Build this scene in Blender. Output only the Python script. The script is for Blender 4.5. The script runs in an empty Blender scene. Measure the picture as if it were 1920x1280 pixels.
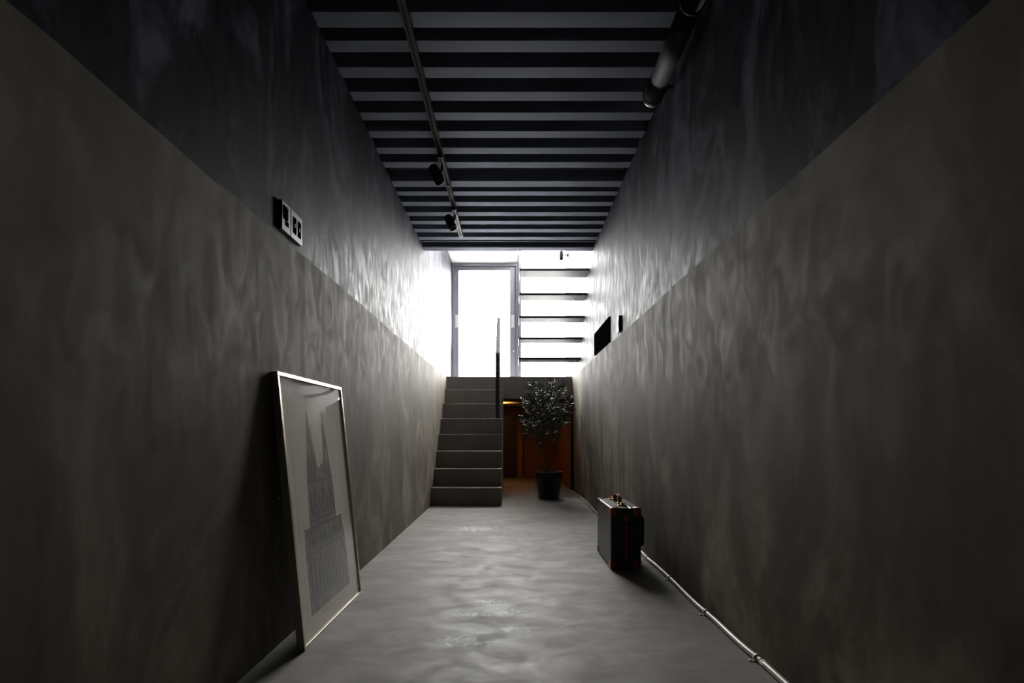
import bpy, bmesh, math, random
from mathutils import Vector, Matrix, noise as mnoise

SC = bpy.context.scene
COL = SC.collection
EYE = 0.837            # camera height
F = 930.0              # focal length in pixels of the 1920 px frame

# ------------------------------------------------------------------ camera
cam = bpy.data.cameras.new('camera')
cam.sensor_width = 36.0
cam.lens = 36.0 * F / 1920.0
cam.shift_x = 2.0 / 1920.0
cam.shift_y = 172.0 / 1920.0
cam.clip_start = 0.02
camo = bpy.data.objects.new('camera', cam)
camo.location = (0, 0, EYE)
camo.rotation_euler = (math.radians(90), 0, 0)
COL.objects.link(camo)
SC.camera = camo

# ------------------------------------------------------------------ world, light, exposure
W = bpy.data.worlds.new('daylight')
SC.world = W
W.use_nodes = True
bg = W.node_tree.nodes['Background']
bg.inputs[0].default_value = (1.0, 0.992, 0.965, 1)
bg.inputs[1].default_value = 36.0


def portal(name, loc, sx, sz, tilt=-90, turn=0):
    l = bpy.data.lights.new(name, 'AREA')
    l.shape = 'RECTANGLE'
    l.size = sx
    l.size_y = sz
    l.cycles.is_portal = True
    o = bpy.data.objects.new(name, l)
    o.location = loc
    # turn 0: shines towards -Y, into the corridor; turn 90: towards -X, out of the right wall
    o.rotation_euler = (0, math.radians(90), 0) if turn else (math.radians(tilt), 0, 0)
    COL.objects.link(o)


portal('door_daylight', (-0.40, 7.76, 2.57), 0.98, 1.82)
portal('window_daylight', (0.51, 7.76, 3.2), 0.68, 3.0)
portal('added_upper_daylight', (-0.40, 7.76, 4.30), 0.98, 1.3)  # portal of the added window above the door
portal('added_side_daylight', (0.86, 6.6, 4.22), 1.25, 1.4, -90, 90)  # portal of the added, unseen side window

lamp = bpy.data.lights.new('warm_lamp_glow', 'SPOT')
lamp.spot_size = math.radians(130)
lamp.spot_blend = 0.6
lamp.color = (1.0, 0.42, 0.10)
lamp.energy = 38.0
lamp.shadow_soft_size = 0.05
lo = bpy.data.objects.new('warm_lamp_glow', lamp)
lo.location = (-0.30, 8.05, 1.12)
lo.rotation_euler = (math.radians(180), 0, 0)     # uplighter: washes the low ceiling
COL.objects.link(lo)

SC.view_settings.view_transform = 'Standard'
SC.view_settings.look = 'None'
SC.view_settings.gamma = 1.0
SC.view_settings.use_curve_mapping = False
SC.view_settings.exposure = 0.0
SC.cycles.use_denoising = True
SC.cycles.max_bounces = 10
SC.cycles.diffuse_bounces = 6
SC.cycles.sample_clamp_indirect = 6.0


# ------------------------------------------------------------------ materials
def mat(name, color, rough=0.5, metal=0.0, spec=0.5):
    m = bpy.data.materials.new(name)
    m.use_nodes = True
    p = m.node_tree.nodes['Principled BSDF']
    p.inputs['Base Color'].default_value = (*color, 1)
    p.inputs['Roughness'].default_value = rough
    p.inputs['Metallic'].default_value = metal
    p.inputs['Specular IOR Level'].default_value = spec
    return m


def N(m, kind, **kw):
    n = m.node_tree.nodes.new(kind)
    for k, v in kw.items():
        if k in n.inputs:
            n.inputs[k].default_value = v
        else:
            setattr(n, k, v)
    return n


def L(m, a, b):
    m.node_tree.links.new(a, b)


def noise_tex(m, scale, detail, vec, rough=0.55, dist=0.0):
    n = N(m, 'ShaderNodeTexNoise')
    n.inputs['Scale'].default_value = scale
    n.inputs['Detail'].default_value = detail
    n.inputs['Roughness'].default_value = rough
    n.inputs['Distortion'].default_value = dist
    L(m, vec, n.inputs['Vector'])
    return n.outputs['Fac']


def mapping(m, scale, loc=(0, 0, 0)):
    tc = N(m, 'ShaderNodeTexCoord')
    mp = N(m, 'ShaderNodeMapping')
    mp.inputs['Scale'].default_value = scale
    mp.inputs['Location'].default_value = loc
    L(m, tc.outputs['Object'], mp.inputs['Vector'])
    return mp.outputs['Vector']


def ramp(m, fac, stops):
    r = N(m, 'ShaderNodeValToRGB')
    e = r.color_ramp.elements
    while len(e) < len(stops):
        e.new(0.5)
    for el, (p, c) in zip(e, stops):
        el.position = p
        el.color = (*c, 1) if len(c) == 3 else c
    L(m, fac, r.inputs['Fac'])
    return r.outputs['Color']


def math_n(m, op, a, b):
    n = N(m, 'ShaderNodeMath', operation=op)
    for i, x in enumerate((a, b)):
        if isinstance(x, (int, float)):
            n.inputs[i].default_value = x
        else:
            L(m, x, n.inputs[i])
    return n.outputs[0]


def bump(m, h, strength, dist, pr):
    b = N(m, 'ShaderNodeBump')
    b.inputs['Strength'].default_value = strength
    b.inputs['Distance'].default_value = dist
    L(m, h, b.inputs['Height'])
    L(m, b.outputs['Normal'], pr.inputs['Normal'])


def textured(name, stops, scale, freq, rough=(0.5, 0.7), dist=0.5, bump_s=0.3, bump_d=0.004, spec=0.5, detail=7, metal=0.0, fine=0.28):
    """Trowelled / brushed surface: two stretched noises in the object's own space."""
    m = mat(name, stops[-1][1], rough[0], metal, spec)
    pr = m.node_tree.nodes['Principled BSDF']
    v = mapping(m, scale)
    a = noise_tex(m, freq, detail, v, 0.6, dist)
    b = noise_tex(m, freq * 4.3, 4, v, 0.6, dist)
    f = math_n(m, 'ADD', math_n(m, 'MULTIPLY', a, 1 - fine), math_n(m, 'MULTIPLY', b, fine))
    L(m, ramp(m, f, stops), pr.inputs['Base Color'])
    mr = N(m, 'ShaderNodeMapRange')
    mr.inputs['From Min'].default_value = 0.3
    mr.inputs['From Max'].default_value = 0.7
    mr.inputs['To Min'].default_value = rough[0]
    mr.inputs['To Max'].default_value = rough[1]
    L(m, b, mr.inputs['Value'])
    L(m, mr.outputs['Result'], pr.inputs['Roughness'])
    if bump_s:
        bump(m, f, bump_s, bump_d, pr)
    return m


M = {}
M['plaster'] = textured('tan_plaster', [(0.35, (0.064, 0.053, 0.037)), (0.5, (0.120, 0.102, 0.075)), (0.66, (0.255, 0.224, 0.176))],
                        (1, 1.2, 0.62), 2.0, (0.64, 0.84), 1.0, 0.12, 0.005, 0.25, 7, 0.0, 0.20)
M['dark_plaster'] = textured('charcoal_plaster', [(0.36, (0.0035, 0.0032, 0.007)), (0.5, (0.013, 0.012, 0.023)), (0.64, (0.115, 0.111, 0.155))],
                             (1, 1.3, 0.55), 2.2, (0.45, 0.70), 1.4, 0.18, 0.005, 0.10, 6, 0.0, 0.16)
M['dark_plaster'].node_tree.nodes['Principled BSDF'].inputs['Specular Tint'].default_value = (0.86, 0.88, 1.0, 1)
M['stair_concrete'] = textured('stair_mortar', [(0.3, (0.145, 0.134, 0.118)), (0.7, (0.20, 0.187, 0.168))], (1, 1, 1), 2.5, (0.6, 0.8), 0.4, 0.15, 0.003, 0.3)
M['white_paint'] = mat('white_paint', (0.84, 0.83, 0.80), 0.7)
M['white_boards'] = mat('white_boards', (0.78, 0.77, 0.75), 0.7)
M['pavement'] = textured('light_pavement', [(0.3, (0.5, 0.5, 0.49)), (0.7, (0.62, 0.62, 0.6))], (1, 1, 1), 2, (0.8, 0.9), 0, 0.1, 0.003)
_dk = M['deck'] = textured('grey_painted_deck', [(0.3, (0.175, 0.19, 0.24)), (0.7, (0.22, 0.237, 0.29))], (0.5, 3, 3), 1.5, (0.56, 0.64), 0.2, 0.02, 0.001, 0.5, 7, 0.6)
_dk.node_tree.nodes['Principled BSDF'].inputs['IOR'].default_value = 1.6
_dk.node_tree.nodes['Principled BSDF'].inputs['Specular Tint'].default_value = (0.86, 0.90, 1.0, 1)
M['black_steel'] = mat('black_steel', (0.022, 0.023, 0.028), 0.42, 0.0, 0.5)
M['dark_frame'] = mat('glare_grey_frame', (0.27, 0.27, 0.31), 0.4, 0.0)  # frame itself is darker; veiling glare is mixed into this grey
M['tread'] = mat('dark_tread_steel', (0.13, 0.13, 0.14), 0.45, 0.1)  # steel lightened for the glare that greys the undersides
M['tread_end'] = mat('pale_tread_end', (0.62, 0.62, 0.64), 0.4)
M['black_plastic'] = mat('black_plastic', (0.006, 0.006, 0.007), 0.45, 0.0, 0.35)
M['track'] = mat('dark_track_metal', (0.03, 0.031, 0.036), 0.36, 0.0, 0.5)
M['white_plastic'] = mat('white_plastic', (0.75, 0.75, 0.74), 0.4)
M['steel_plate'] = mat('satin_plate', (0.46, 0.46, 0.47), 0.38, 0.3)
M['duct'] = mat('dark_duct', (0.035, 0.036, 0.043), 0.7, 0.0, 0.12)
M['bright_metal'] = mat('bright_metal', (0.75, 0.74, 0.72), 0.25, 1.0)
M['aluminium'] = textured('champagne_aluminium', [(0.3, (0.60, 0.56, 0.47)), (0.7, (0.68, 0.64, 0.55))], (20, 2, 2), 3, (0.28, 0.4), 0, 0.03, 0.001, 0.5, 5, 0.85)
M['paper'] = textured('ivory_paper', [(0.3, (0.72, 0.67, 0.57)), (0.7, (0.79, 0.74, 0.64))], (1, 1, 1), 9, (0.85, 0.9), 0, 0.05, 0.001, 0.2)
M['ink_line'] = mat('pale_ink_line', (0.5, 0.46, 0.39), 0.9)
M['brass'] = mat('brass', (0.72, 0.50, 0.22), 0.25, 1.0)
M['red_leather'] = textured('oxblood_leather', [(0.3, (0.17, 0.018, 0.014)), (0.7, (0.26, 0.034, 0.026))], (1, 1, 1), 60, (0.28, 0.4), 0, 0.3, 0.001)
M['black_case'] = textured('black_vulcanised_board', [(0.3, (0.012, 0.012, 0.013)), (0.7, (0.02, 0.02, 0.022))], (1, 1, 1), 90, (0.36, 0.46), 0, 0.12, 0.0006, 0.5)
M['bark'] = textured('grey_brown_bark', [(0.3, (0.055, 0.04, 0.028)), (0.7, (0.13, 0.10, 0.075))], (1, 1, 0.3), 40, (0.8, 0.9), 0.3, 0.6, 0.003, 0.2)
M['soil'] = textured('dark_soil', [(0.3, (0.02, 0.014, 0.01)), (0.7, (0.06, 0.045, 0.03))], (1, 1, 1), 60, (0.9, 1), 0, 0.8, 0.01, 0.1)
M['leaf'] = textured('olive_leaf', [(0.3, (0.018, 0.028, 0.010)), (0.7, (0.050, 0.070, 0.030))], (1, 1, 1), 14, (0.40, 0.5), 0, 0.0, 0.001, 0.4)
M['red_wood'] = textured('red_brown_wood', [(0.3, (0.10, 0.034, 0.017)), (0.7, (0.19, 0.066, 0.032))], (6, 6, 0.5), 3.0, (0.4, 0.55), 0.6, 0.1, 0.001)
M['dark_wood'] = textured('dark_wood', [(0.3, (0.018, 0.009, 0.006)), (0.7, (0.04, 0.018, 0.01))], (6, 6, 0.5), 3.0, (0.3, 0.4), 0.6, 0.1, 0.001)
M['pale_wood'] = textured('pale_wood', [(0.3, (0.13, 0.065, 0.03)), (0.7, (0.19, 0.10, 0.05))], (6, 6, 0.5), 3.0, (0.45, 0.6), 0.6, 0.1, 0.001)
M['conduit'] = mat('grey_conduit', (0.42, 0.39, 0.34), 0.35, 0.15)
M['matt_black'] = mat('matt_black', (0.004, 0.004, 0.006), 1.0, 0.0, 0.0)
M['bulb'] = mat('warm_bulb', (1, 0.6, 0.3), 0.5)
_p = M['bulb'].node_tree.nodes['Principled BSDF']
_p.inputs['Emission Color'].default_value = (1, 0.45, 0.12, 1)
_p.inputs['Emission Strength'].default_value = 6.0


def floor_material():
    m = mat('trowelled_mortar_floor', (0.22, 0.21, 0.195), 0.5, 0, 0.3)
    pr = m.node_tree.nodes['Principled BSDF']
    v = mapping(m, (0.75, 1.25, 1))
    a = noise_tex(m, 1.5, 8, v, 0.62, 0.9)
    b = noise_tex(m, 7.0, 6, v, 0.65, 0.6)
    f = math_n(m, 'ADD', math_n(m, 'MULTIPLY', a, 0.65), math_n(m, 'MULTIPLY', b, 0.35))
    base = ramp(m, f, [(0.34, (0.115, 0.106, 0.094)), (0.5, (0.168, 0.158, 0.144)), (0.66, (0.235, 0.225, 0.208))])
    # chalky scuffs: worn islands with their glossy sheen painted pale, broken up by fine speckle
    tc = N(m, 'ShaderNodeTexCoord')
    speck = noise_tex(m, 26, 8, tc.outputs['Object'], 0.75, 0.4)
    total = None
    for (cx, cy, rx, ry) in [(-0.20, 2.00, 0.17, 0.085), (-0.03, 2.33, 0.13, 0.07), (-0.17, 2.29, 0.13, 0.05),
                             (-0.10, 2.47, 0.16, 0.04), (-0.32, 4.35, 0.35, 0.22), (0.0, 2.12, 0.12, 0.05)]:  # island before the stair: pool of daylight painted pale
        mp = N(m, 'ShaderNodeMapping')
        mp.inputs['Location'].default_value = (-cx / rx, -cy / ry, 0)
        mp.inputs['Scale'].default_value = (1 / rx, 1 / ry, 0)
        L(m, tc.outputs['Object'], mp.inputs['Vector'])
        ln = N(m, 'ShaderNodeVectorMath', operation='LENGTH')
        L(m, mp.outputs['Vector'], ln.inputs[0])
        g = N(m, 'ShaderNodeMapRange')
        g.inputs['From Min'].default_value = 1.15
        g.inputs['From Max'].default_value = 0.25
        L(m, ln.outputs['Value'], g.inputs['Value'])
        total = g.outputs['Result'] if total is None else math_n(m, 'MAXIMUM', total, g.outputs['Result'])
    thr = math_n(m, 'SUBTRACT', math_n(m, 'ADD', speck, math_n(m, 'MULTIPLY', total, 0.20)), 0.62)
    fac = math_n(m, 'MULTIPLY', math_n(m, 'MINIMUM', math_n(m, 'MULTIPLY', math_n(m, 'MAXIMUM', thr, 0.0), 7.0), 1.0), total)
    mix = N(m, 'ShaderNodeMix', data_type='RGBA')
    L(m, fac, mix.inputs[0])
    L(m, base, mix.inputs[6])
    mix.inputs[7].default_value = (0.56, 0.55, 0.53, 1)
    L(m, mix.outputs[2], pr.inputs['Base Color'])
    mr = N(m, 'ShaderNodeMapRange')
    mr.inputs['From Min'].default_value = 0.3
    mr.inputs['From Max'].default_value = 0.7
    mr.inputs['To Min'].default_value = 0.70
    mr.inputs['To Max'].default_value = 0.50
    L(m, b, mr.inputs['Value'])
    L(m, mr.outputs['Result'], pr.inputs['Roughness'])
    bump(m, b, 0.08, 0.002, pr)
    return m


M['floor'] = floor_material()


def glass_material(name, gloss=0.0, rough=0.0, fres=1.45):   # gloss: extra mirror share of a coated sheet
    m = bpy.data.materials.new(name)
    m.use_nodes = True
    nt = m.node_tree
    nt.nodes.remove(nt.nodes['Principled BSDF'])
    out = nt.nodes['Material Output']
    tr = N(m, 'ShaderNodeBsdfTransparent')
    gl = N(m, 'ShaderNodeBsdfGlossy')
    gl.inputs['Roughness'].default_value = rough
    fr = N(m, 'ShaderNodeFresnel')
    fr.inputs['IOR'].default_value = fres
    mx = N(m, 'ShaderNodeMixShader')
    ge = N(m, 'ShaderNodeNewGeometry')      # reflect at the outer face only; light leaves a pane unhindered
    L(m, math_n(m, 'MULTIPLY', math_n(m, 'ADD', fr.outputs[0], gloss), math_n(m, 'SUBTRACT', 1.0, ge.outputs['Backfacing'])), mx.inputs[0])
    L(m, tr.outputs[0], mx.inputs[1])
    L(m, gl.outputs[0], mx.inputs[2])
    L(m, mx.outputs[0], out.inputs['Surface'])
    return m


M['glass'] = glass_material('clear_glazing')
M['acrylic'] = glass_material('picture_glazing', gloss=0.12, rough=0.02, fres=1.35)


def engraving_material():
    m = mat('graphite_engraving', (0.12, 0.12, 0.12), 0.9, 0, 0.2)
    pr = m.node_tree.nodes['Principled BSDF']
    v = mapping(m, (1, 60, 9))
    a = noise_tex(m, 1.6, 6, v, 0.7, 0.3)
    L(m, ramp(m, a, [(0.3, (0.15, 0.15, 0.152)), (0.52, (0.33, 0.32, 0.305)), (0.72, (0.58, 0.555, 0.50))]), pr.inputs['Base Color'])
    return m


M['engraving'] = engraving_material()
M['engraving_dark'] = mat('dark_graphite', (0.17, 0.17, 0.172), 0.9)
M['engraving_mid'] = mat('soft_graphite', (0.17, 0.165, 0.155), 0.9)


# ------------------------------------------------------------------ mesh helpers
def box(bm, x0, x1, y0, y1, z0, z1, bev=0.0):
    vs = [bm.verts.new((x, y, z)) for z in (z0, z1) for y in (y0, y1) for x in (x0, x1)]
    fs = [(0, 2, 3, 1), (4, 5, 7, 6), (0, 1, 5, 4), (2, 6, 7, 3), (0, 4, 6, 2), (1, 3, 7, 5)]
    faces = [bm.faces.new([vs[i] for i in f]) for f in fs]
    if bev > 0:
        es = list({e for f in faces for e in f.edges})
        bmesh.ops.bevel(bm, geom=es, offset=bev, segments=2, profile=0.5, affect='EDGES')


def frame_axes(d):
    d = d.normalized()
    up = Vector((0, 0, 1)) if abs(d.z) < 0.95 else Vector((1, 0, 0))
    a = d.cross(up).normalized()
    return a, d.cross(a).normalized()


def tube(bm, pts, rad, n=12, caps=True):
    pts = [Vector(p) for p in pts]
    rs = rad if isinstance(rad, (list, tuple)) else [rad] * len(pts)
    rings = []
    a = None
    for i, p in enumerate(pts):
        d = (pts[min(i + 1, len(pts) - 1)] - pts[max(i - 1, 0)]).normalized()
        if a is None:
            a, b = frame_axes(d)
        else:
            a = (a - d * a.dot(d)).normalized()
            b = d.cross(a).normalized()
        rings.append([bm.verts.new(p + (a * math.cos(t) + b * math.sin(t)) * rs[i]) for t in [2 * math.pi * k / n for k in range(n)]])
    for r0, r1 in zip(rings, rings[1:]):
        for k in range(n):
            f = bm.faces.new((r0[k], r0[(k + 1) % n], r1[(k + 1) % n], r1[k]))
            f.smooth = True
    if caps:
        bm.faces.new(rings[0][::-1])
        bm.faces.new(rings[-1])


def profile_tube(bm, p, axis, prof, n=28, cap0=True, cap1=True):
    """Lathe: (distance along axis, radius) pairs round an axis through p."""
    p = Vector(p)
    axis = Vector(axis).normalized()
    a, b = frame_axes(axis)
    rings = []
    for t, r in prof:
        rings.append([bm.verts.new(p + axis * t + (a * math.cos(q) + b * math.sin(q)) * r) for q in [2 * math.pi * k / n for k in range(n)]])
    for r0, r1 in zip(rings, rings[1:]):
        for k in range(n):
            f = bm.faces.new((r0[k], r0[(k + 1) % n], r1[(k + 1) % n], r1[k]))
            f.smooth = True
    if cap0:
        bm.faces.new(rings[0][::-1])
    if cap1:
        bm.faces.new(rings[-1])


def prism_y(bm, poly, y0, y1):
    """Polygon in (x, z) pushed along y."""
    a = [bm.verts.new((x, y0, z)) for x, z in poly]
    b = [bm.verts.new((x, y1, z)) for x, z in poly]
    bm.faces.new(a)
    bm.faces.new(b[::-1])
    for i in range(len(poly)):
        j = (i + 1) % len(poly)
        bm.faces.new((a[j], a[i], b[i], b[j]))


def prism_x(bm, poly, x0, x1):
    """Polygon in (y, z) pushed along x."""
    a = [bm.verts.new((x0, y, z)) for y, z in poly]
    b = [bm.verts.new((x1, y, z)) for y, z in poly]
    bm.faces.new(a)
    bm.faces.new(b[::-1])
    for i in range(len(poly)):
        j = (i + 1) % len(poly)
        bm.faces.new((a[j], a[i], b[i], b[j]))


def obj(name, bm, m, parent=None, label=None, kind=None, smooth_angle=None):
    bmesh.ops.recalc_face_normals(bm, faces=bm.faces[:])
    me = bpy.data.meshes.new(name)
    bm.to_mesh(me)
    bm.free()
    me.materials.append(M[m])
    o = bpy.data.objects.new(name, me)
    COL.objects.link(o)
    if parent is not None:
        o.parent = parent
    if label:
        o['label'] = label
    if kind:
        o['kind'] = kind
    return o


def thing(name, label, cat, loc=(0, 0, 0), rot=(0, 0, 0), group=None):
    o = bpy.data.objects.new(name, None)
    o.empty_display_size = 0.1
    COL.objects.link(o)
    o.location = loc
    o.rotation_euler = rot
    o['label'] = label
    o['category'] = cat
    if group:
        o['group'] = group
    return o


def copy_tree(o, parent=None):
    c = o.copy()
    COL.objects.link(c)
    if parent is not None:
        c.parent = parent
    for ch in [x for x in SC.objects if x.parent == o]:
        copy_tree(ch, c)
    return c


def B():
    return bmesh.new()


def struct(name, bm, m, parent=None):
    return obj(name, bm, m, parent, kind='structure')


# ------------------------------------------------------------------ levels of the place
XL = -0.92              # face of the wall on the picture's left
ZL = 1.631              # top of the tan plaster
ZC = 2.787              # underside of the deck
Y0 = 5.72               # foot of the concrete stair
YF = 7.10               # front of the landing
YE = 7.78               # plane of the door and window
ZT = 1.648              # landing level
YB = 9.31               # end wall of the low space behind the stair


def xr(z):              # the right wall leans in a little towards the top
    if z <= ZL:
        return 0.922 + (0.872 - 0.922) * z / ZL
    return 0.872 + (0.863 - 0.872) * min(1.0, (z - ZL) / (ZC - ZL))


# floor
bm = B(); box(bm, -1.3, 1.3, -2.7, YB + 0.25, -0.2, 0.0); struct('floor', bm, 'floor')


def plaster_wall(name, side):
    """Lower tan plaster: a coat with a hand-trowelled, slightly wandering top edge."""
    bm = B()
    ys = [-2.5 + i * 0.04 for i in range(int((YB + 2.5 + 0.1) / 0.04))]
    rows = []
    for y in ys:
        j = 0.009 * mnoise.noise(Vector((y * 1.7, side * 3.1, 0))) + 0.007 * mnoise.noise(Vector((y * 6.3, side, 4)))
        zt = ZL + j
        if side < 0:
            prof = [(XL, 0.0), (XL, 0.8), (XL, zt - 0.006), (XL - 0.006, zt), (XL - 0.25, zt), (XL - 0.25, 0.0)]
        else:
            prof = [(xr(0), 0.0), (xr(0.8), 0.8), (xr(zt), zt - 0.006), (xr(zt) + 0.006, zt), (1.25, zt), (1.25, 0.0)]
        rows.append([bm.verts.new((x, y, z)) for x, z in prof])
    for r0, r1 in zip(rows, rows[1:]):
        for k in range(6):
            bm.faces.new((r0[k], r0[(k + 1) % 6], r1[(k + 1) % 6], r1[k]))
    bm.faces.new(rows[0]); bm.faces.new(rows[-1])
    return struct(name, bm, 'plaster')


plaster_wall('wall_left', -1)
plaster_wall('wall_right', 1)
bm = B(); box(bm, -1.17, XL - 0.004, -2.5, YE + 0.14, ZL - 0.02, 5.1); struct('wall_left_upper', bm, 'dark_plaster')
bm = B()
prism_y(bm, [(xr(ZL) + 0.004, ZL - 0.02), (xr(ZC) + 0.004, ZC), (xr(ZC) + 0.004, 3.6), (1.25, 3.6), (1.25, ZL - 0.02)], -2.5, YE + 0.14)
xw = xr(ZC) + 0.004
box(bm, xw, 1.25, -2.5, 5.9, 3.6, 5.1); box(bm, xw, 1.25, 7.3, YE + 0.14, 3.6, 5.1); box(bm, xw, 1.25, 5.9, 7.3, 4.85, 5.1)
struct('wall_right_upper', bm, 'dark_plaster')
bm = B(); box(bm, -1.3, 1.3, -2.7, -2.5, 0, 5.1); struct('wall_front', bm, 'black_steel')
bm = B()
box(bm, 0.93, 0.98, 5.9, 7.3, 3.6, 3.64); box(bm, 0.93, 0.98, 5.9, 7.3, 4.81, 4.85); box(bm, 0.93, 0.98, 5.9, 5.94, 3.64, 4.81); box(bm, 0.93, 0.98, 7.26, 7.3, 3.64, 4.81)
w3 = struct('added_side_window', bm, 'dark_frame')  # unseen window, added to brighten the left wall beside the stair
bm = B(); box(bm, 0.952, 0.958, 5.94, 7.26, 3.64, 4.81); struct('window_pane', bm, 'glass', w3)
# upper storey beyond the stair well: back wall, floor above the deck, ceiling
bm = B(); box(bm, -1.3, 1.3, 2.2, 2.4, 2.93, 5.1); struct('wall_upper_storey', bm, 'white_paint')
bm = B(); box(bm, -1.3, 1.3, -2.7, 5.19, ZC + 0.085, 2.95); struct('floor_upper', bm, 'white_paint')
bm = B(); box(bm, -1.3, 1.3, 2.2, YE + 0.14, 5.0, 5.15); struct('ceiling_upper', bm, 'white_paint')

# ------------------------------------------------------------------ corrugated steel deck (ceiling)
flanges = [(2.296, 2.386), (2.464, 2.540), (2.644, 2.723), (2.834, 2.911), (3.017, 3.093), (3.202, 3.277), (3.388, 3.466), (3.568, 3.647),
           (3.837, 3.929), (4.0, 4.075), (4.183, 4.259), (4.375, 4.456), (4.555, 4.634), (4.735, 4.817), (4.929, 5.005)]
pre = []
y = 2.296
while y > -2.4:
    y -= 0.183
    pre.append((y, y + 0.078))
flanges = pre[::-1] + flanges
bm = B()
line = []
for (a, b) in flanges:
    line += [(a - 0.018, ZC + 0.072), (a, ZC + 0.001), (a + 0.002, ZC), (b - 0.002, ZC), (b, ZC + 0.001), (b + 0.014, ZC + 0.072)]
line += [(5.19, ZC + 0.072)]
xa, xb = XL - 0.004, xr(ZC) + 0.004
lo_ = [[bm.verts.new((x, y, z)) for y, z in line] for x in (xa, xb)]
hi_ = [[bm.verts.new((x, y, z + 0.004)) for y, z in line] for x in (xa, xb)]
for i in range(len(line) - 1):
    bm.faces.new((lo_[0][i], lo_[0][i + 1], lo_[1][i + 1], lo_[1][i]))
    bm.faces.new((hi_[0][i], hi_[1][i], hi_[1][i + 1], hi_[0][i + 1]))
    bm.faces.new((lo_[0][i], hi_[0][i], hi_[0][i + 1], lo_[0][i + 1]))
    bm.faces.new((lo_[1][i], lo_[1][i + 1], hi_[1][i + 1], hi_[1][i]))
for xl_ in (-0.535, 0.462):           # lapped sheet joints on the first visible rib
    box(bm, xl_, xl_ + 0.022, 2.299, 2.383, ZC - 0.0014, ZC - 0.0002)
struct('ceiling', bm, 'deck')
# folded steel edge that closes the deck at the stair well
bm = B()
prism_x(bm, [(5.09, ZC + 0.075), (5.09, ZC + 0.02), (5.105, ZC + 0.018), (5.11, ZC + 0.07), (5.195, ZC + 0.07), (5.195, ZC + 0.004), (5.21, ZC), (5.305, ZC), (5.318, ZC + 0.006),
            (5.322, ZC + 0.02), (5.322, 2.97), (5.195, 2.97), (5.195, ZC + 0.075)], xa, xb)
struct('trim_1', bm, 'deck')

# ------------------------------------------------------------------ landing, low space behind, end wall
bm = B(); box(bm, -1.0, 0.95, YF, YE + 0.14, 1.335, ZT - 0.006); struct('slab_landing', bm, 'stair_concrete')
bm = B(); box(bm, -1.0, 0.95, YF + 0.004, YE + 0.14, ZT - 0.006, ZT); struct('landing_bounce_layer', bm, 'pavement')  # unseen pale layer, added to bounce daylight up to the deck
bm = B(); box(bm, -1.0, 1.0, YE + 0.14, YB + 0.2, 1.335, 1.60); struct('ceiling_low_space', bm, 'white_boards')
bm = B(); box(bm, -1.3, 1.3, YB, YB + 0.2, 0, 1.335); struct('wall_back', bm, 'red_wood')
bm = B(); box(bm, -6, 6, YE + 0.14, 20, 1.60, ZT - 0.004); struct('ground', bm, 'pavement')
# timber lining on the right side of the low space
bm = B(); box(bm, 0.85, 0.868, YF + 0.05, YB, 0.0, 1.335); struct('trim_2', bm, 'red_wood')
# end wall above door
ZD = 3.51
bm = B()
box(bm, XL - 0.01, 0.117, YE, YE + 0.12, ZD, ZD + 0.13); box(bm, XL - 0.01, 0.117, YE, YE + 0.12, 4.93, 5.0); box(bm, XL - 0.01, XL + 0.04, YE, YE + 0.12, ZD + 0.13, 4.93)
w2 = struct('added_upper_window', bm, 'dark_frame')  # unseen window, added to bring top light into the stair well
bm = B(); box(bm, XL + 0.04, 0.117, YE + 0.062, YE + 0.068, ZD + 0.13, 4.93); struct('window_pane', bm, 'glass', w2)
bm = B(); box(bm, XL - 0.01, 0.10, 7.2, YE, ZD, ZD + 0.10); struct('ceiling_vestibule', bm, 'white_paint')

# door_1
bm = B()
d0, d1 = XL, 0.117
box(bm, d0, d0 + 0.035, YE, YE + 0.12, ZT, ZD)
box(bm, d1 - 0.035, d1, YE, YE + 0.12, ZT, ZD)
box(bm, d0 + 0.035, d1 - 0.035, YE, YE + 0.12, ZD - 0.045, ZD)
box(bm, d0 + 0.035, d0 + 0.06, YE + 0.085, YE + 0.12, ZT, ZD - 0.045)
box(bm, d1 - 0.06, d1 - 0.035, YE + 0.085, YE + 0.12, ZT, ZD - 0.045)
box(bm, d0 + 0.06, d1 - 0.06, YE + 0.085, YE + 0.12, ZD - 0.07, ZD - 0.045)
door = struct('door_1', bm, 'dark_frame')
door['label'] = 'tall glazed entrance door with dark steel frame on the landing'
bm = B()
l0, l1, zt_ = d0 + 0.037, d1 - 0.037, ZD - 0.047
box(bm, l0, l0 + 0.06, YE + 0.03, YE + 0.08, ZT + 0.01, zt_, 0.003)
box(bm, l1 - 0.098, l1, YE + 0.03, YE + 0.08, ZT + 0.01, zt_, 0.003)
box(bm, l0 + 0.06, l1 - 0.098, YE + 0.03, YE + 0.08, zt_ - 0.06, zt_, 0.003)
box(bm, l0 + 0.06, l1 - 0.098, YE + 0.03, YE + 0.08, ZT + 0.01, ZT + 0.05, 0.003)
leaf = struct('door_leaf', bm, 'dark_frame', door)
bm = B(); box(bm, l0 + 0.06, l1 - 0.098, YE + 0.052, YE + 0.058, ZT + 0.05, zt_ - 0.06); struct('door_pane', bm, 'glass', leaf)
for i, xx in enumerate((l0 + 0.006, l1 - 0.075)):
    bm = B(); box(bm, xx, xx + 0.05, YE + 0.026, YE + 0.031, 2.50, 2.70, 0.002)
    o = struct('door_sticker', bm, 'white_plastic', leaf)
bm = B(); profile_tube(bm, (l1 - 0.035, YE + 0.031, 2.13), (0, -1, 0), [(0, 0.018), (0.008, 0.018), (0.011, 0.014), (0.011, 0.006), (0.014, 0.005)], 20)
struct('door_lock', bm, 'bright_metal', leaf)
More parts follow.
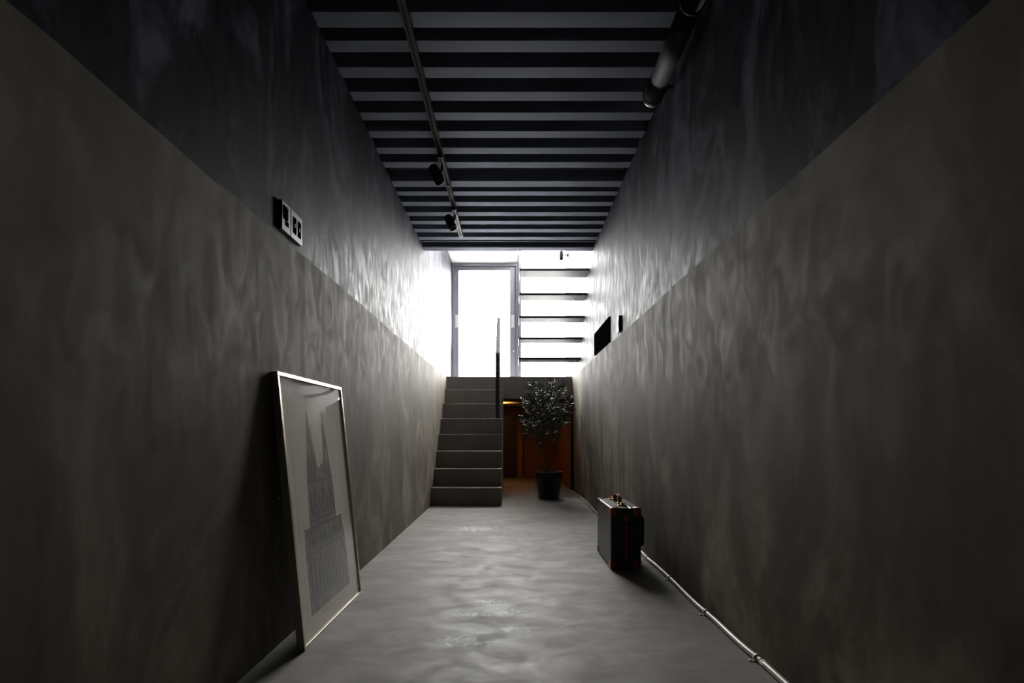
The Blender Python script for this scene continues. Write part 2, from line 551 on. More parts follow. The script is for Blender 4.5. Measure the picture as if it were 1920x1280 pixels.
bm = B(); profile_tube(bm, (l1 - 0.053, YE + 0.031, 2.42), (0, -1, 0), [(0, 0.008), (0.006, 0.008), (0.008, 0.005)], 14)
struct('door_bolt', bm, 'bright_metal', leaf)

# window_1 beside the door
bm = B()
box(bm, 0.1172, 0.162, YE - 0.02, YE + 0.12, ZT, 5.0)
box(bm, 0.162, 0.87, YE + 0.03, YE + 0.10, ZT, ZT + 0.04)
box(bm, 0.162, 0.87, YE + 0.03, YE + 0.10, 4.90, 5.0)
win = struct('window_1', bm, 'dark_frame')
win['label'] = 'tall side window beside the entrance door behind the open treads'
bm = B(); box(bm, 0.162, 0.87, YE + 0.062, YE + 0.068, ZT + 0.04, 4.9); struct('window_pane', bm, 'glass', win)

# ------------------------------------------------------------------ concrete staircase
st = thing('staircase', 'grey mortar staircase of seven solid steps rising to the landing', 'staircase', (-0.52, Y0, 0))
R_, G_ = ZT / 8, (YF - Y0) / 7
for k in range(7):
    bm = B()
    ya = Y0 + k * G_
    box(bm, XL - (-0.52), -0.11 + 0.52, ya - Y0, YF - 0.001 - Y0, k * R_ + (0.0005 if k else 0), (k + 1) * R_, 0.0)
    es = [e for e in bm.edges if all(abs(v.co.y - (ya - Y0)) < 1e-5 and abs(v.co.z - (k + 1) * R_) < 1e-5 for v in e.verts)]
    bmesh.ops.bevel(bm, geom=es, offset=0.004, segments=2, profile=0.5, affect='EDGES')
    obj('step', bm, 'stair_concrete', st)

# handrail: flat bar post, raking bar, upper post
hr = thing('handrail', 'slim dark flat-bar handrail standing on the concrete staircase', 'handrail', (-0.177, Y0 + 4 * G_ + 0.04, 5 * R_))
hx = 0.024
bm = B(); box(bm, -hx, hx, -0.006, 0.006, 0, 0.86, 0.001); obj('post', bm, 'black_steel', hr)
dy, dz = (YF + 0.08) - (Y0 + 4 * G_ + 0.04), ZT - 5 * R_
bm = B()
a = math.atan2(dz, dy)
prism_x(bm, [(-0.008, 0.852), (-0.008, 0.868), (dy + 0.006, 0.868 + dz), (dy + 0.006, 0.852 + dz)], -hx, hx)
obj('rail', bm, 'black_steel', hr)
bm = B(); box(bm, -hx, hx, dy - 0.006, dy + 0.006, dz, 0.855 + dz, 0.001); obj('post', bm, 'black_steel', hr)

# ------------------------------------------------------------------ open riser stair above
ot = thing('open_staircase', 'dark open-riser treads fixed to the right wall above the tree', 'staircase', (0.87, 6.22, 1.787))
tops = [(6.22, 1.787), (6.035, 2.005), (5.85, 2.222), (5.665, 2.44), (5.48, 2.658)]
for i, (ty, tz) in enumerate(tops):
    bm = B()
    x0, x1 = 0.10 - 0.87, xr(tz) + 0.0025 - 0.87
    y_, z_ = ty - 6.22, tz - 1.787
    prism_x(bm, [(y_, z_), (y_, z_ - 0.024), (y_ + 0.004, z_ - 0.026), (y_ + 0.235, z_ - 0.026), (y_ + 0.238, z_ - 0.022), (y_ + 0.238, z_)], x0, x1)
    t = obj('tread', bm, 'tread', ot)
    bm = B(); box(bm, x0 - 0.006, x0, y_ + 0.002, y_ + 0.236, z_ - 0.07, z_, 0.001)
    obj('end_plate', bm, 'tread_end', t, 'pale folded plate on the free end of the tread')

# ------------------------------------------------------------------ track and spotlights
tr = thing('track_rail', 'long black lighting track running along the corrugated ceiling', 'lighting track', (-0.487, 0, ZC))
bm = B()
w, h = 0.018, 0.034
prism_y(bm, [(-w, 0), (-w, -h), (-0.006, -h), (-0.006, -h + 0.012), (0.006, -h + 0.012), (0.006, -h), (w, -h), (w, 0)], -2.3, 4.80)
obj('rail', bm, 'track', tr)
bm = B(); box(bm, -w - 0.001, w + 0.001, 4.80, 4.86, -h - 0.001, 0, 0.002); obj('end_cap', bm, 'white_plastic', tr, 'white plastic end cap')
bm = B(); box(bm, -w - 0.002, w + 0.002, 3.83, 3.87, -h - 0.002, 0, 0.002); obj('joint', bm, 'track', tr)


def spotlight(label, x, y, z, ax):
    t = thing('track_spotlight', label, 'spotlight', (x, y, z))
    ax = Vector(ax).normalized()
    bm = B(); box(bm, -0.017, 0.017, -0.10, 0.02, -0.024, 0.0, 0.003)
    ad = obj('adapter', bm, 'black_plastic', t)
    side = Vector((-0.045, 0.0, -0.095))
    bm = B(); tube(bm, [(0, 0, -0.02), (0, 0, -0.06), (-0.006, 0, -0.075), (-0.02, 0, -0.083)], 0.0075, 10)
    obj('arm', bm, 'black_plastic', t)
    c = Vector((-0.042, 0, -0.085))
    p0 = c - ax * 0.055
    bm = B()
    profile_tube(bm, p0, ax, [(0, 0.031), (0.003, 0.034), (0.034, 0.034), (0.0345, 0.033), (0.037, 0.033), (0.0375, 0.035), (0.121, 0.035), (0.123, 0.0337),
                              (0.118, 0.031), (0.085, 0.022), (0.084, 0.001)], 32, True, True)
    head = obj('lamp_body', bm, 'black_plastic', t)
    bm = B()
    profile_tube(bm, p0, ax, [(0.1205, 0.0352), (0.1235, 0.0352), (0.1237, 0.0335), (0.1215, 0.0330)], 32, False, False)
    obj('trim_ring', bm, 'track', head, 'thin glossy ring round the lamp mouth')
    return t


spotlight('black cylinder spotlight on the ceiling track, farther from the stair', -0.487, 3.50, ZC - 0.034, (0.42, -0.1, -0.9))
spotlight('black cylinder spotlight near the white end cap of the ceiling track', -0.487, 4.30, ZC - 0.034, (0.46, -0.05, -0.88))

ws = thing('wall_spotlight', 'small black spotlight on the right wall above the open treads', 'spotlight', (0.862, 7.46, 3.515))
bm = B(); profile_tube(bm, (0, 0, 0), (-1, 0, 0), [(0, 0.028), (0.018, 0.028), (0.02, 0.024)], 24); obj('base', bm, 'black_plastic', ws)
bm = B(); tube(bm, [(-0.018, 0, 0), (-0.075, 0, 0)], 0.007, 10); obj('arm', bm, 'black_plastic', ws)
bm = B(); profile_tube(bm, (-0.104, 0, 0.055), (0, 0, -1), [(0, 0.027), (0.003, 0.03), (0.125, 0.03), (0.127, 0.028), (0.12, 0.025), (0.09, 0.018), (0.089, 0.002)], 28)
obj('lamp_body', bm, 'black_plastic', ws)

# ------------------------------------------------------------------ ventilation pipe
vp = thing('ventilation_pipe', 'dark round ventilation pipe running under the deck by the right wall', 'pipe', (0.775, 2.70, 2.675))
prof = [(0, 0.050), (2.14 - 1.62, 0.050)]
bm = B(); profile_tube(bm, (0, -0.115, 0), (0, -1, 0), [(0, 0.049), (0.46, 0.049)], 36); obj('pipe_section', bm, 'duct', vp)
bm = B(); profile_tube(bm, (0, -0.574, 0), (0, -1, 0), [(0, 0.0515), (0.004, 0.0525), (0.012, 0.0525), (0.014, 0.046), (3.9, 0.046)], 36); obj('pipe_section', bm, 'duct', vp)
bm = B(); profile_tube(bm, (0, 0, 0), (0, -1, 0), [(0, 0.0525), (0.004, 0.053), (0.112, 0.053), (0.118, 0.049)], 36); obj('collar', bm, 'duct', vp)
bm = B(); profile_tube(bm, (0, 0.022, 0), (0, -1, 0), [(0, 0.047), (0.003, 0.054), (0.010, 0.057), (0.020, 0.054), (0.024, 0.050)], 36); obj('end_cap', bm, 'bright_metal', vp, 'end cap with its catch-light as bright metal')  # arc of light on the pipe end, made as a bright ring
bm = B(); box(bm, 0.03, 0.086, -0.07, -0.045, -0.008, 0.008, 0.001); obj('bracket', bm, 'black_steel', vp)

# ------------------------------------------------------------------ wall plates
SX = XL - 0.004
sw = thing('light_switch', 'square switch plate with one tall rocker above the plaster ledge', 'switch', (SX, 1.974, 1.652))
bm = B(); box(bm, 0.0, 0.0135, 0, 0.076, 0, 0.116, 0.0012); obj('plate', bm, 'steel_plate', sw)
bm = B(); box(bm, 0.0, 0.013, -0.0012, -0.0002, 0.001, 0.115); obj('shaded_side', bm, 'matt_black', sw)  # black sheet paints the shade on the plate's near side
bm = B(); prism_y(bm, [(0.0136, 0.045), (0.0142, 0.045), (0.0160, 0.100), (0.0136, 0.100)], 0.010, 0.042); obj('rocker', bm, 'matt_black', sw, 'black rocker key')
bm = B(); box(bm, 0.0136, 0.0148, 0.028, 0.058, 0.024, 0.044, 0.0004); obj('indicator', bm, 'matt_black', sw, 'small black indicator window')
bm = B(); box(bm, 0.0136, 0.0175, 0.046, 0.052, 0.048, 0.098, 0.0008); obj('lever', bm, 'white_plastic', sw, 'pale lever edge')
so = thing('double_switch', 'wider switch plate with two dark keys beside the single switch', 'switch', (SX, 2.056, 1.652))
bm = B(); box(bm, 0.0, 0.0135, 0, 0.110, 0, 0.116, 0.0012); obj('plate', bm, 'steel_plate', so)
bm = B(); box(bm, 0.0, 0.013, -0.0012, -0.0002, 0.001, 0.115); obj('shaded_side', bm, 'matt_black', so)  # shade of the near side put on as a black sheet
for ya in (0.018, 0.064):
    bm = B(); box(bm, 0.0136, 0.0146, ya, ya + 0.030, 0.024, 0.092, 0.0004); k_ = obj('key', bm, 'matt_black', so, 'dark switch key')
    bm = B(); box(bm, 0.0147, 0.0153, ya + 0.012, ya + 0.018, 0.05, 0.066); obj('indicator', bm, 'steel_plate', k_)
bm = B(); box(bm, -0.02, 0.0, -0.0, 0.068, 0, 0.128, 0.001)
rs = thing('wall_switch', 'slim pale switch plate on the right wall near the black panel', 'switch', (xr(1.7) + 0.003, 3.936, 1.645))
obj('plate', bm, 'white_plastic', rs)
bm = B(); box(bm, -0.019, 0.0, -0.0015, -0.0003, 0.001, 0.127); obj('shaded_side', bm, 'black_plastic', rs)  # dark sheet painted in as shade along the pale plate's near edge
bm = B(); box(bm, -0.0235, -0.0202, 0.016, 0.052, 0.03, 0.1, 0.001); obj('rocker', bm, 'white_plastic', rs)
bp = thing('wall_panel', 'flat black rectangular panel low on the upper right wall', 'panel', (xr(1.75) + 0.004, 4.374, 1.643))
bm = B(); box(bm, -0.008, 0.0, 0, 0.783, 0, 0.224, 0.001); obj('plate', bm, 'matt_black', bp)
bm = B()
for (a0, a1, b0, b1) in [(0, 0.783, 0, 0.012), (0, 0.783, 0.212, 0.224), (0, 0.012, 0.0125, 0.2115), (0.771, 0.783, 0.0125, 0.2115)]:
    box(bm, -0.0105, -0.0082, a0, a1, b0, b1)
obj('rim', bm, 'matt_black', bp)

# ------------------------------------------------------------------ framed engraving leaning on the left wall
FW, FH, FT = 0.690, 1.082, 0.030
lean = math.asin(0.108 / FH)
pf = thing('picture_frame', 'pale metal framed engraving of a twin-spired church leaning on the wall', 'picture', (-0.782, 1.905, 0.0), (0, 0, 0))
# local axes: y along the width, z up the sheet, x out of the sheet
pf.matrix_world = Matrix.Translation((-0.790, 1.903, 0.0)) @ Matrix.Rotation(math.radians(-1.0), 4, 'Z') @ Matrix.Rotation(-lean, 4, 'Y')
pf_m = pf.matrix_world.copy()
FB = 0.016
bm = B()
for (a0, a1, b0, b1) in [(0, FW, 0, FB), (0, FW, FH - FB, FH), (0, FB, FB, FH - FB), (FW - FB, FW, FB, FH - FB)]:
    box(bm, -FT, 0.0, a0, a1, b0, b1, 0.0015)
obj('frame', bm, 'aluminium', pf)
bm = B(); box(bm, -FT + 0.004, -FT + 0.009, FB, FW - FB, FB, FH - FB); obj('backing_board', bm, 'black_steel', pf)
bm = B(); box(bm, -0.0105, -0.008, FB, FW - FB, FB, FH - FB); sheet = obj('paper', bm, 'paper', pf)


def sheet_poly(bm, pts, x):
    """(u, v) outline on the sheet, a very thin raised print."""
    u0, u1, v0, v1 = 0, FW, 0, FH
    a = [bm.verts.new((x, u * FW, v * FH)) for u, v in pts]
    bm.faces.new(a)


bm = B()
# outline of the church: base block, stepped shoulders, two towers with tapering spires
sheet_poly(bm, [(0.155, 0.09), (0.805, 0.09), (0.80, 0.25), (0.79, 0.33), (0.755, 0.405), (0.70, 0.412), (0.672, 0.41), (0.672, 0.50), (0.665, 0.595), (0.648, 0.64), (0.635, 0.70),
                (0.615, 0.78), (0.600, 0.845), (0.593, 0.88), (0.586, 0.845), (0.566, 0.76), (0.545, 0.68), (0.53, 0.645), (0.50, 0.655), (0.47, 0.63), (0.435, 0.645),
                (0.415, 0.70), (0.392, 0.77), (0.362, 0.85), (0.355, 0.88), (0.348, 0.85), (0.325, 0.77), (0.305, 0.70), (0.285, 0.64), (0.275, 0.595), (0.262, 0.50),
                (0.245, 0.41), (0.215, 0.406), (0.17, 0.40), (0.158, 0.33)], -0.0077)
drawing = obj('drawing', bm, 'engraving', sheet, 'grey engraved church with two pointed spires')
bm = B()
rnd = random.Random(4)
for (ua, ub, va, vb, wd, n) in [(0.19, 0.76, 0.33, 0.39, 0.012, 13), (0.28, 0.66, 0.44, 0.57, 0.010, 9), (0.18, 0.78, 0.13, 0.30, 0.014, 11), (0.30, 0.42, 0.59, 0.68, 0.008, 4), (0.52, 0.64, 0.59, 0.68, 0.008, 4)]:
    for k in range(n):
        u = ua + (ub - ua) * (k + 0.5) / n
        lo_v = va + rnd.uniform(0, 0.012)
        hi_v = vb - rnd.uniform(0, 0.02)
        sheet_poly(bm, [(u - wd / 2, lo_v), (u + wd / 2, lo_v), (u + wd / 2, hi_v - 0.015), (u, hi_v), (u - wd / 2, hi_v - 0.015)], -0.0074)
for v in (0.31, 0.405, 0.43, 0.585):
    w_ = (0.16, 0.79) if v < 0.42 else (0.27, 0.67)
    sheet_poly(bm, [(w_[0], v), (w_[1], v), (w_[1], v + 0.005), (w_[0], v + 0.005)], -0.00735)
obj('windows', bm, 'engraving_dark', drawing, 'darker lancet windows and cornices of the engraved church')
bm = B()
for (u0, u1, v0, v1) in [(0.10, 0.852, 0.068, 0.0695), (0.10, 0.102, 0.068, 0.93), (0.850, 0.852, 0.068, 0.93), (0.10, 0.852, 0.93, 0.9315)]:
    sheet_poly(bm, [(u0, v0), (u1, v0), (u1, v1), (u0, v1)], -0.0076)
obj('border_line', bm, 'ink_line', sheet, 'fine ruled line round the engraving')
# bowed glazing
bm = B()
nx, nz = 24, 36
grid = []
for i in range(nx + 1):
    row = []
    for j in range(nz + 1):
        u, v = i / nx, j / nz
        s = 0.009 * (math.sin(math.pi * u) ** 0.8) * (math.sin(math.pi * v) ** 0.6)
        row.append(bm.verts.new((-0.0065 + s, FB + (FW - 2 * FB) * u, FB + (FH - 2 * FB) * v)))
    grid.append(row)
for i in range(nx):
    for j in range(nz):
        f = bm.faces.new((grid[i][j], grid[i + 1][j], grid[i + 1][j + 1], grid[i][j + 1])); f.smooth = True
gz = obj('glazing', bm, 'acrylic', pf, 'clear glossy glazing')
if gz.data.polygons[0].normal.x < 0:
    gz.data.flip_normals()
bm = B(); tube(bm, [(-FT - 0.002, 0.03, 0.62), (-FT - 0.012, 0.018, 0.615), (-FT - 0.016, 0.006, 0.60), (-FT - 0.01, -0.004, 0.595)], 0.0018, 8)
obj('hanging_wire', bm, 'bright_metal', pf, 'bright wire end behind the frame')

# ------------------------------------------------------------------ suitcase
sx0, sy0, sL, sW, sH = 0.611, 3.03, 0.475, 0.186, 0.372
su = thing('suitcase', 'small black trunk suitcase with dark red leather corners on the floor', 'suitcase', (sx0, sy0, 0.008))
bm = B(); box(bm, 0, sW * 0.60, 0, sL, 0.0, sH, 0.010); obj('shell', bm, 'black_case', su)
bm = B(); box(bm, sW * 0.61, sW, 0, sL, 0.0, sH, 0.010); obj('lid', bm, 'black_case', su)
CW = 0.050
for i in (0, 1):
    for j in (0, 1):
        for k in (0, 1):
            bm = B()
            e = 0.0016
            box(bm, -e, sW + e, -e, sL + e, -e, sH + e, 0.0)
            bmesh.ops.bevel(bm, geom=bm.edges[:], offset=0.0116, segments=4, profile=0.5, affect='EDGES')
            c = Vector((i * sW, j * sL, k * sH))
            sg = Vector((1 - 2 * i, 1 - 2 * j, 1 - 2 * k))
            cuts = []
            for q in range(3):
                n_ = Vector((0, 0, 0)); n_[q] = sg[q]
                cuts.append((c + n_ * CW, n_))
            rr = 0.030
            for q, p in ((0, 1), (1, 2), (0, 2)):
                for an in (18, 36, 54, 72):
                    n_ = Vector((0, 0, 0)); n_[q] = sg[q] * math.cos(math.radians(an)); n_[p] = sg[p] * math.sin(math.radians(an))
                    o_ = c.copy(); o_[q] += sg[q] * (CW - rr); o_[p] += sg[p] * (CW - rr)
                    cuts.append((o_ + n_ * rr, n_))
            for co_, no_ in cuts:
                bmesh.ops.bisect_plane(bm, geom=bm.verts[:] + bm.edges[:] + bm.faces[:], plane_co=co_, plane_no=no_, clear_outer=True)
            for f in bm.faces:
                f.smooth = True
            o = obj('corner', bm, 'red_leather', su, 'dark red leather corner cap')
            md = o.modifiers.new('thickness', 'SOLIDIFY'); md.thickness = 0.0015; md.offset = 0
cx = sW * 0.50
bm = B(); box(bm, cx - 0.0085, cx + 0.0085, -0.006, -0.001, 0.055, 0.265, 0.0015); obj('strap', bm, 'red_leather', su, 'dark red leather strap')
bm = B()
prism_y(bm, [(cx - 0.016, 0.335), (cx - 0.018, 0.315), (cx - 0.012, 0.29), (cx, 0.278), (cx + 0.012, 0.29), (cx + 0.018, 0.315), (cx + 0.016, 0.335)], -0.008, -0.001)
obj('strap_tab', bm, 'red_leather', su, 'rounded dark red leather tab')
# top handle
bm = B()
ring = []
for k in range(15):
    t = math.pi * k / 14
    yy, zz = sL * 0.53 - 0.075 * math.cos(t), sH + 0.004 + 0.048 * math.sin(t) ** 0.6
    ring.append([bm.verts.new((cx + dx, yy + dn * -math.cos(t), zz + dn * math.sin(t))) for dx, dn in ((-0.012, -0.004), (0.012, -0.004), (0.012, 0.004), (-0.012, 0.004))])
for r0, r1 in zip(ring, ring[1:]):
    for k in range(4):
        bm.faces.new((r0[k], r0[(k + 1) % 4], r1[(k + 1) % 4], r1[k]))
bm.faces.new(ring[0]); bm.faces.new(ring[-1])
hd = obj('handle', bm, 'red_leather', su, 'dark red leather carrying handle')
for yy in (sL * 0.53 - 0.078, sL * 0.53 + 0.078):
    bm = B(); box(bm, cx - 0.017, cx + 0.017, yy - 0.012, yy + 0.012, sH + 0.0005, sH + 0.014, 0.002); obj('handle_mount', bm, 'brass', hd, 'brass handle mount')
for yy in (0.095, sL - 0.085):
    bm = B(); box(bm, cx - 0.03, cx + 0.026, yy - 0.016, yy + 0.016, sH + 0.0005, sH + 0.007, 0.0015)
    box(bm, cx - 0.014, cx + 0.012, yy - 0.011, yy + 0.011, sH + 0.007, sH + 0.020, 0.003)
    obj('lock', bm, 'brass', su, 'brass latch')
# trolley housing on the wall side
bm = B()
prism_y(bm, [(sW + 0.001, 0.125), (sW + 0.028, 0.128), (sW + 0.034, 0.14), (sW + 0.034, 0.285), (sW + 0.028, 0.305), (sW + 0.012, 0.325), (sW + 0.001, 0.34)], 0.06, sL - 0.06)
th = obj('trolley_housing', bm, 'black_case', su)
bm = B(); tube(bm, [(sW + 0.036, 0.085, 0.286), (sW + 0.036, 0.12, 0.286)], 0.005, 10); obj('stud', bm, 'bright_metal', th)
for yy in (0.04, sL - 0.04):
    bm = B(); profile_tube(bm, (sW - 0.03, yy, 0.0125), (1, 0, 0), [(0, 0.016), (0.002, 0.0195), (0.02, 0.0195), (0.022, 0.016)], 20); obj('wheel', bm, 'black_plastic', su)
for yy in (0.03, sL - 0.03):
    bm = B(); profile_tube(bm, (0.035, yy, 0.003), (0, 0, -1), [(0, 0.011), (0.011, 0.009)], 14); obj('foot', bm, 'black_plastic', su)

# ------------------------------------------------------------------ olive tree in a pot
ol = thing('potted_olive_tree', 'small olive tree in a black plastic pot beside the concrete stair', 'potted tree', (0.486, 6.37, 0.0))
bm = B()
profile_tube(bm, (0, 0, 0), (0, 0, 1), [(0.0, 0.124), (0.004, 0.128), (0.02, 0.131), (0.285, 0.160), (0.287, 0.168), (0.292, 0.171), (0.340, 0.174), (0.346, 0.172), (0.346, 0.166),
                                        (0.336, 0.163), (0.31, 0.158)], 48, True, True)
obj('pot', bm, 'black_plastic', ol)
bm = B()
rn = random.Random(3)
profile_tube(bm, (0, 0, 0.309), (0, 0, 1), [(0, 0.157), (0.012, 0.155), (0.018, 0.11), (0.021, 0.05), (0.022, 0.005)], 36)
for v in bm.verts:
    if v.co.z > 0.315:
        v.co.z += rn.uniform(-0.004, 0.004)
obj('soil', bm, 'soil', ol)
k6 = 6.37 / F
tp = []
for px, py in [(1026, 893), (1027, 880), (1026.5, 870), (1023, 860), (1018.5, 851), (1013, 842), (1009.5, 834), (1006, 822), (1003.5, 812), (1004, 800), (1008, 785), (1012, 768), (1014, 750)]:
    tp.append(Vector(((px - 958) * k6 - 0.486, 0.02 * math.sin(py * 0.05), EYE + (812 - py) * k6)))
bm = B(); tube(bm, tp, [0.0155 - 0.0009 * i for i in range(len(tp))], 12); trunk = obj('trunk', bm, 'bark', ol)

rl = random.Random(11)
bmb = B(); bml = B()


def leaf_at(p, d, size):
    d = d.normalized()
    if p.x + d.x * size > 0.345:          # keep clear of the wall
        return
    s = d.cross(Vector((rl.uniform(-1, 1), rl.uniform(-1, 1), rl.uniform(0.3, 1)))).normalized()
    n = s.cross(d).normalized()
    if n.z < 0:
        n = -n
    w = size * rl.uniform(0.095, 0.13)
    q = [p, p + d * size * 0.3 + s * w, p + d * size * 0.65 + s * w * 0.85, p + d * size - n * size * 0.06, p + d * size * 0.65 - s * w * 0.85, p + d * size * 0.3 - s * w]
    c1 = p + d * size * 0.3 - n * w * 0.35
    c2 = p + d * size * 0.65 - n * w * 0.3
    v = [bml.verts.new(x) for x in q]
    m1, m2 = bml.verts.new(c1), bml.verts.new(c2)
    for f in ((v[0], v[1], m1), (v[1], v[2], m2, m1), (v[2], v[3], m2), (v[3], v[4], m2), (v[4], v[5], m1, m2), (v[5], v[0], m1)):
        bml.faces.new(f).smooth = True


def twig(p, d, length, r, lv):
    n = 7
    pts = [p.copy()]
    q = p.copy()
    dd = d.normalized()
    for i in range(n):
        dd = (dd + Vector((rl.uniform(-.16, .16), rl.uniform(-.16, .16), rl.uniform(-.04, .16)))).normalized()
        q = q + dd * length / n
        pts.append(q.copy())
    tube(bmb, pts, [max(0.0009, r * (1 - i / (n + 1))) for i in range(n + 1)], 5)
    if lv:
        seg = int(length / 0.019)
        for i in range(seg):
            t = (i + 0.6) / seg
            f = t * n
            i0 = min(int(f), n - 1)
            pos = pts[i0].lerp(pts[i0 + 1], f - i0)
            ax = (pts[i0 + 1] - pts[i0]).normalized()
            a, b = frame_axes(ax)
            ang = i * 1.57 + rl.uniform(-.4, .4)
            for sgn in (1, -1):
                out = (a * math.cos(ang) + b * math.sin(ang)) * sgn
                leaf_at(pos, ax * 0.75 + out * 0.75 + Vector((0, 0, 0.12)), rl.uniform(0.044, 0.068))
        leaf_at(pts[-1], dd, 0.05)
    return pts


crown_c = Vector((0.425 - 0.486, 0, 1.045))
RX, RY, RZ = 0.29, 0.29, 0.39
pts_c = []
while len(pts_c) < 66:
    best = None
    for _ in range(12):
        q = Vector((rl.uniform(-1, 1), rl.uniform(-1, 1), rl.uniform(-1, 1)))
        if q.length > 1:
            continue
        w_ = 1.0 if q.z > -0.1 else 0.85
        q = crown_c + Vector((q.x * RX * w_, q.y * RY * w_, q.z * RZ))
        dist = min([(q - r).length for r in pts_c] or [1])
        if best is None or dist > best[0]:
            best = (dist, q)
    pts_c.append(best[1])
for q in pts_c:
    # each bough leaves the trunk below its cluster and curves up into it
    src = min(tp[5:], key=lambda t: (t - q).length + max(0, t.z - q.z + 0.10) * 3)
    mid = src.lerp(q, 0.5) + Vector((rl.uniform(-.03, .03), rl.uniform(-.03, .03), -0.03))
    tube(bmb, [src, src.lerp(mid, 0.5), mid, mid.lerp(q, 0.5) + Vector((0, 0, -0.006)), q], [0.006, 0.0052, 0.0044, 0.0036, 0.0026], 6)
    out = (q - crown_c); out.z = 0
    base_d = out.normalized() * 0.55 + Vector((0.12, 0, 0.6))
    for k in range(3):
        d = base_d + Vector((rl.uniform(-.7, .7), rl.uniform(-.7, .7), rl.uniform(-.5, .5)))
        twig(q, d, rl.uniform(0.10, 0.17), 0.0024, True)
obj('branches', bmb, 'bark', ol)
bmesh.ops.recalc_face_normals(bml, faces=bml.faces[:])
me = bpy.data.meshes.new('foliage'); bml.to_mesh(me); bml.free(); me.materials.append(M['leaf'])
fo = bpy.data.objects.new('foliage', me); COL.objects.link(fo); fo.parent = ol
fo['label'] = 'narrow grey green olive leaves'

# ------------------------------------------------------------------ conduit along the foot of the right wall
co = thing('conduit', 'thin grey cable conduit clipped along the foot of the right wall', 'conduit', (0.9, 0, 0))
cr = 0.0115
pix = [(1477.5, 1280), (1430.6, 1239), (1399, 1216), (1368, 1188), (1345, 1166), (1329, 1152), (1308, 1134), (1290, 1117), (1275, 1102), (1262, 1089), (1240, 1067.5), (1227, 1057),
       (1216.6, 1048.8), (1204, 1036), (1190, 1024), (1170, 1006), (1145, 984), (1119.7, 962), (1105.6, 947), (1088, 931), (1074, 917.5), (1062, 904)]
cp = [Vector((0.0, -2.3, cr)), Vector((0.004, 0.3, cr))]
for px, py in pix:
    d = F * (EYE - cr) / (py - 812)
    x = min((px - 958) * d / F, xr(0.01) - cr - 0.003)
    cp.append(Vector((x - 0.9, d, cr)))
cp[-1] = Vector((-0.075, 8.3, cr)); cp.append(Vector((-0.08, 9.25, cr)))
cp[-3] = Vector((-0.03, 7.05, cr)); cp[-2] = Vector((-0.066, 7.55, cr))
sm = []
for i in range(len(cp) - 1):
    p0, p1, p2, p3 = cp[max(i - 1, 0)], cp[i], cp[i + 1], cp[min(i + 2, len(cp) - 1)]
    for k in range(4):
        t = k / 4
        sm.append(0.5 * ((2 * p1) + (p2 - p0) * t + (2 * p0 - 5 * p1 + 4 * p2 - p3) * t * t + (3 * p1 - p0 - 3 * p2 + p3) * t ** 3))
sm.append(cp[-1])
bm = B(); tube(bm, sm, cr, 14); obj('tube', bm, 'conduit', co)
clip_y = [1.83, 2.29, 2.80, 3.29, 3.9, 4.6, 5.3]
for yc in clip_y:
    i = min(range(len(sm)), key=lambda q: abs(sm[q].y - yc))
    c = sm[i]
    d = (sm[min(i + 1, len(sm) - 1)] - sm[i - 1]).normalized()
    bm = B()
    profile_tube(bm, c - d * 0.011, d, [(0, cr + 0.0004), (0.0005, cr + 0.0022), (0.0215, cr + 0.0022), (0.022, cr + 0.0004)], 20, False, False)
    for v in bm.verts:
        v.co.z = max(v.co.z, 0.0008)
    box(bm, c.x - 0.032, c.x - 0.010, c.y - 0.010, c.y + 0.010, 0.0006, 0.0028)
    clip = obj('clip', bm, 'conduit', co)
    bm = B(); profile_tube(bm, (c.x - 0.024, c.y, 0.0028), (0, 0, 1), [(0, 0.0055), (0.002, 0.005), (0.0032, 0.003)], 14); obj('screw', bm, 'bright_metal', clip)

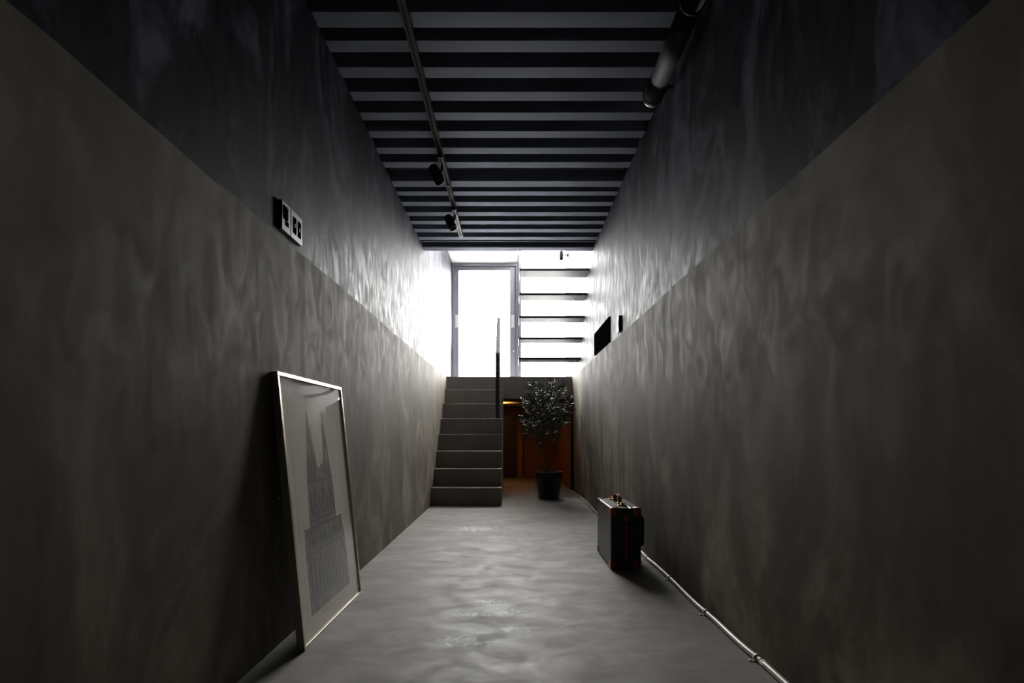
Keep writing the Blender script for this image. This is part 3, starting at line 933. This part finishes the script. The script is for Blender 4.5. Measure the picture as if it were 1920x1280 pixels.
# ------------------------------------------------------------------ low space: door, pilaster, fittings
dd = struct('door_2', (lambda b: (box(b, -0.125, 0.11, YB - 0.05, YB - 0.002, 0.0, 1.10, 0.003), b)[1])(B()), 'dark_wood')
dd['label'] = 'dark low door at the back of the amber-lit space'
bm = B(); profile_tube(bm, (-0.045, YB - 0.051, 0.60), (0, -1, 0), [(0, 0.030), (0.004, 0.030), (0.006, 0.011), (0.035, 0.011), (0.042, 0.024), (0.06, 0.026), (0.072, 0.016), (0.075, 0.004)], 24)
struct('door_handle', bm, 'brass', dd)
bm = B(); box(bm, 0.115, 0.215, YB - 0.07, YB - 0.002, 0.0, 1.10, 0.003); struct('trim_3', bm, 'pale_wood')
bm = B(); box(bm, -1.0, 0.848, YB - 0.02, YB - 0.002, 1.105, 1.16, 0.002); struct('trim_4', bm, 'dark_wood')
bm = B(); box(bm, 0.22, 0.848, YB - 0.025, YB - 0.002, 0.0, 0.035, 0.002); struct('baseboard_back', bm, 'pale_wood')
cb = thing('pull_handle', 'slim pale vertical pull handle on the red wood behind the tree', 'handle', (0.80, YB - 0.002, 0.43))
bm = B(); tube(bm, [(0, -0.001, 0.02), (0, -0.03, 0.02), (0, -0.035, 0.03), (0, -0.035, 0.15), (0, -0.03, 0.16), (0, -0.001, 0.16)], 0.008, 10); obj('bar', bm, 'bright_metal', cb)

# the uplighter that makes the amber glow; it stands out of sight behind the solid stair
fl = thing('floor_lamp', 'slim black uplighter behind the concrete stair washing the low ceiling amber', 'lamp', (-0.30, 8.05, 0.0))
bm = B(); profile_tube(bm, (0, 0, 0), (0, 0, 1), [(0, 0.11), (0.012, 0.11), (0.018, 0.10), (0.02, 0.012)], 32); obj('base', bm, 'black_steel', fl)
bm = B(); tube(bm, [(0, 0, 0.018), (0, 0, 1.02)], 0.009, 12); obj('pole', bm, 'black_steel', fl)
bm = B(); profile_tube(bm, (0, 0, 1.018), (0, 0, 1), [(0, 0.012), (0.004, 0.03), (0.035, 0.062), (0.037, 0.060), (0.010, 0.028), (0.009, 0.002)], 32); obj('lamp_shade', bm, 'black_steel', fl)
bm = B(); profile_tube(bm, (0, 0, 1.028), (0, 0, 1), [(0, 0.006), (0.004, 0.014), (0.012, 0.018), (0.020, 0.014), (0.024, 0.004)], 18); obj('bulb', bm, 'bulb', fl, 'glowing warm bulb')
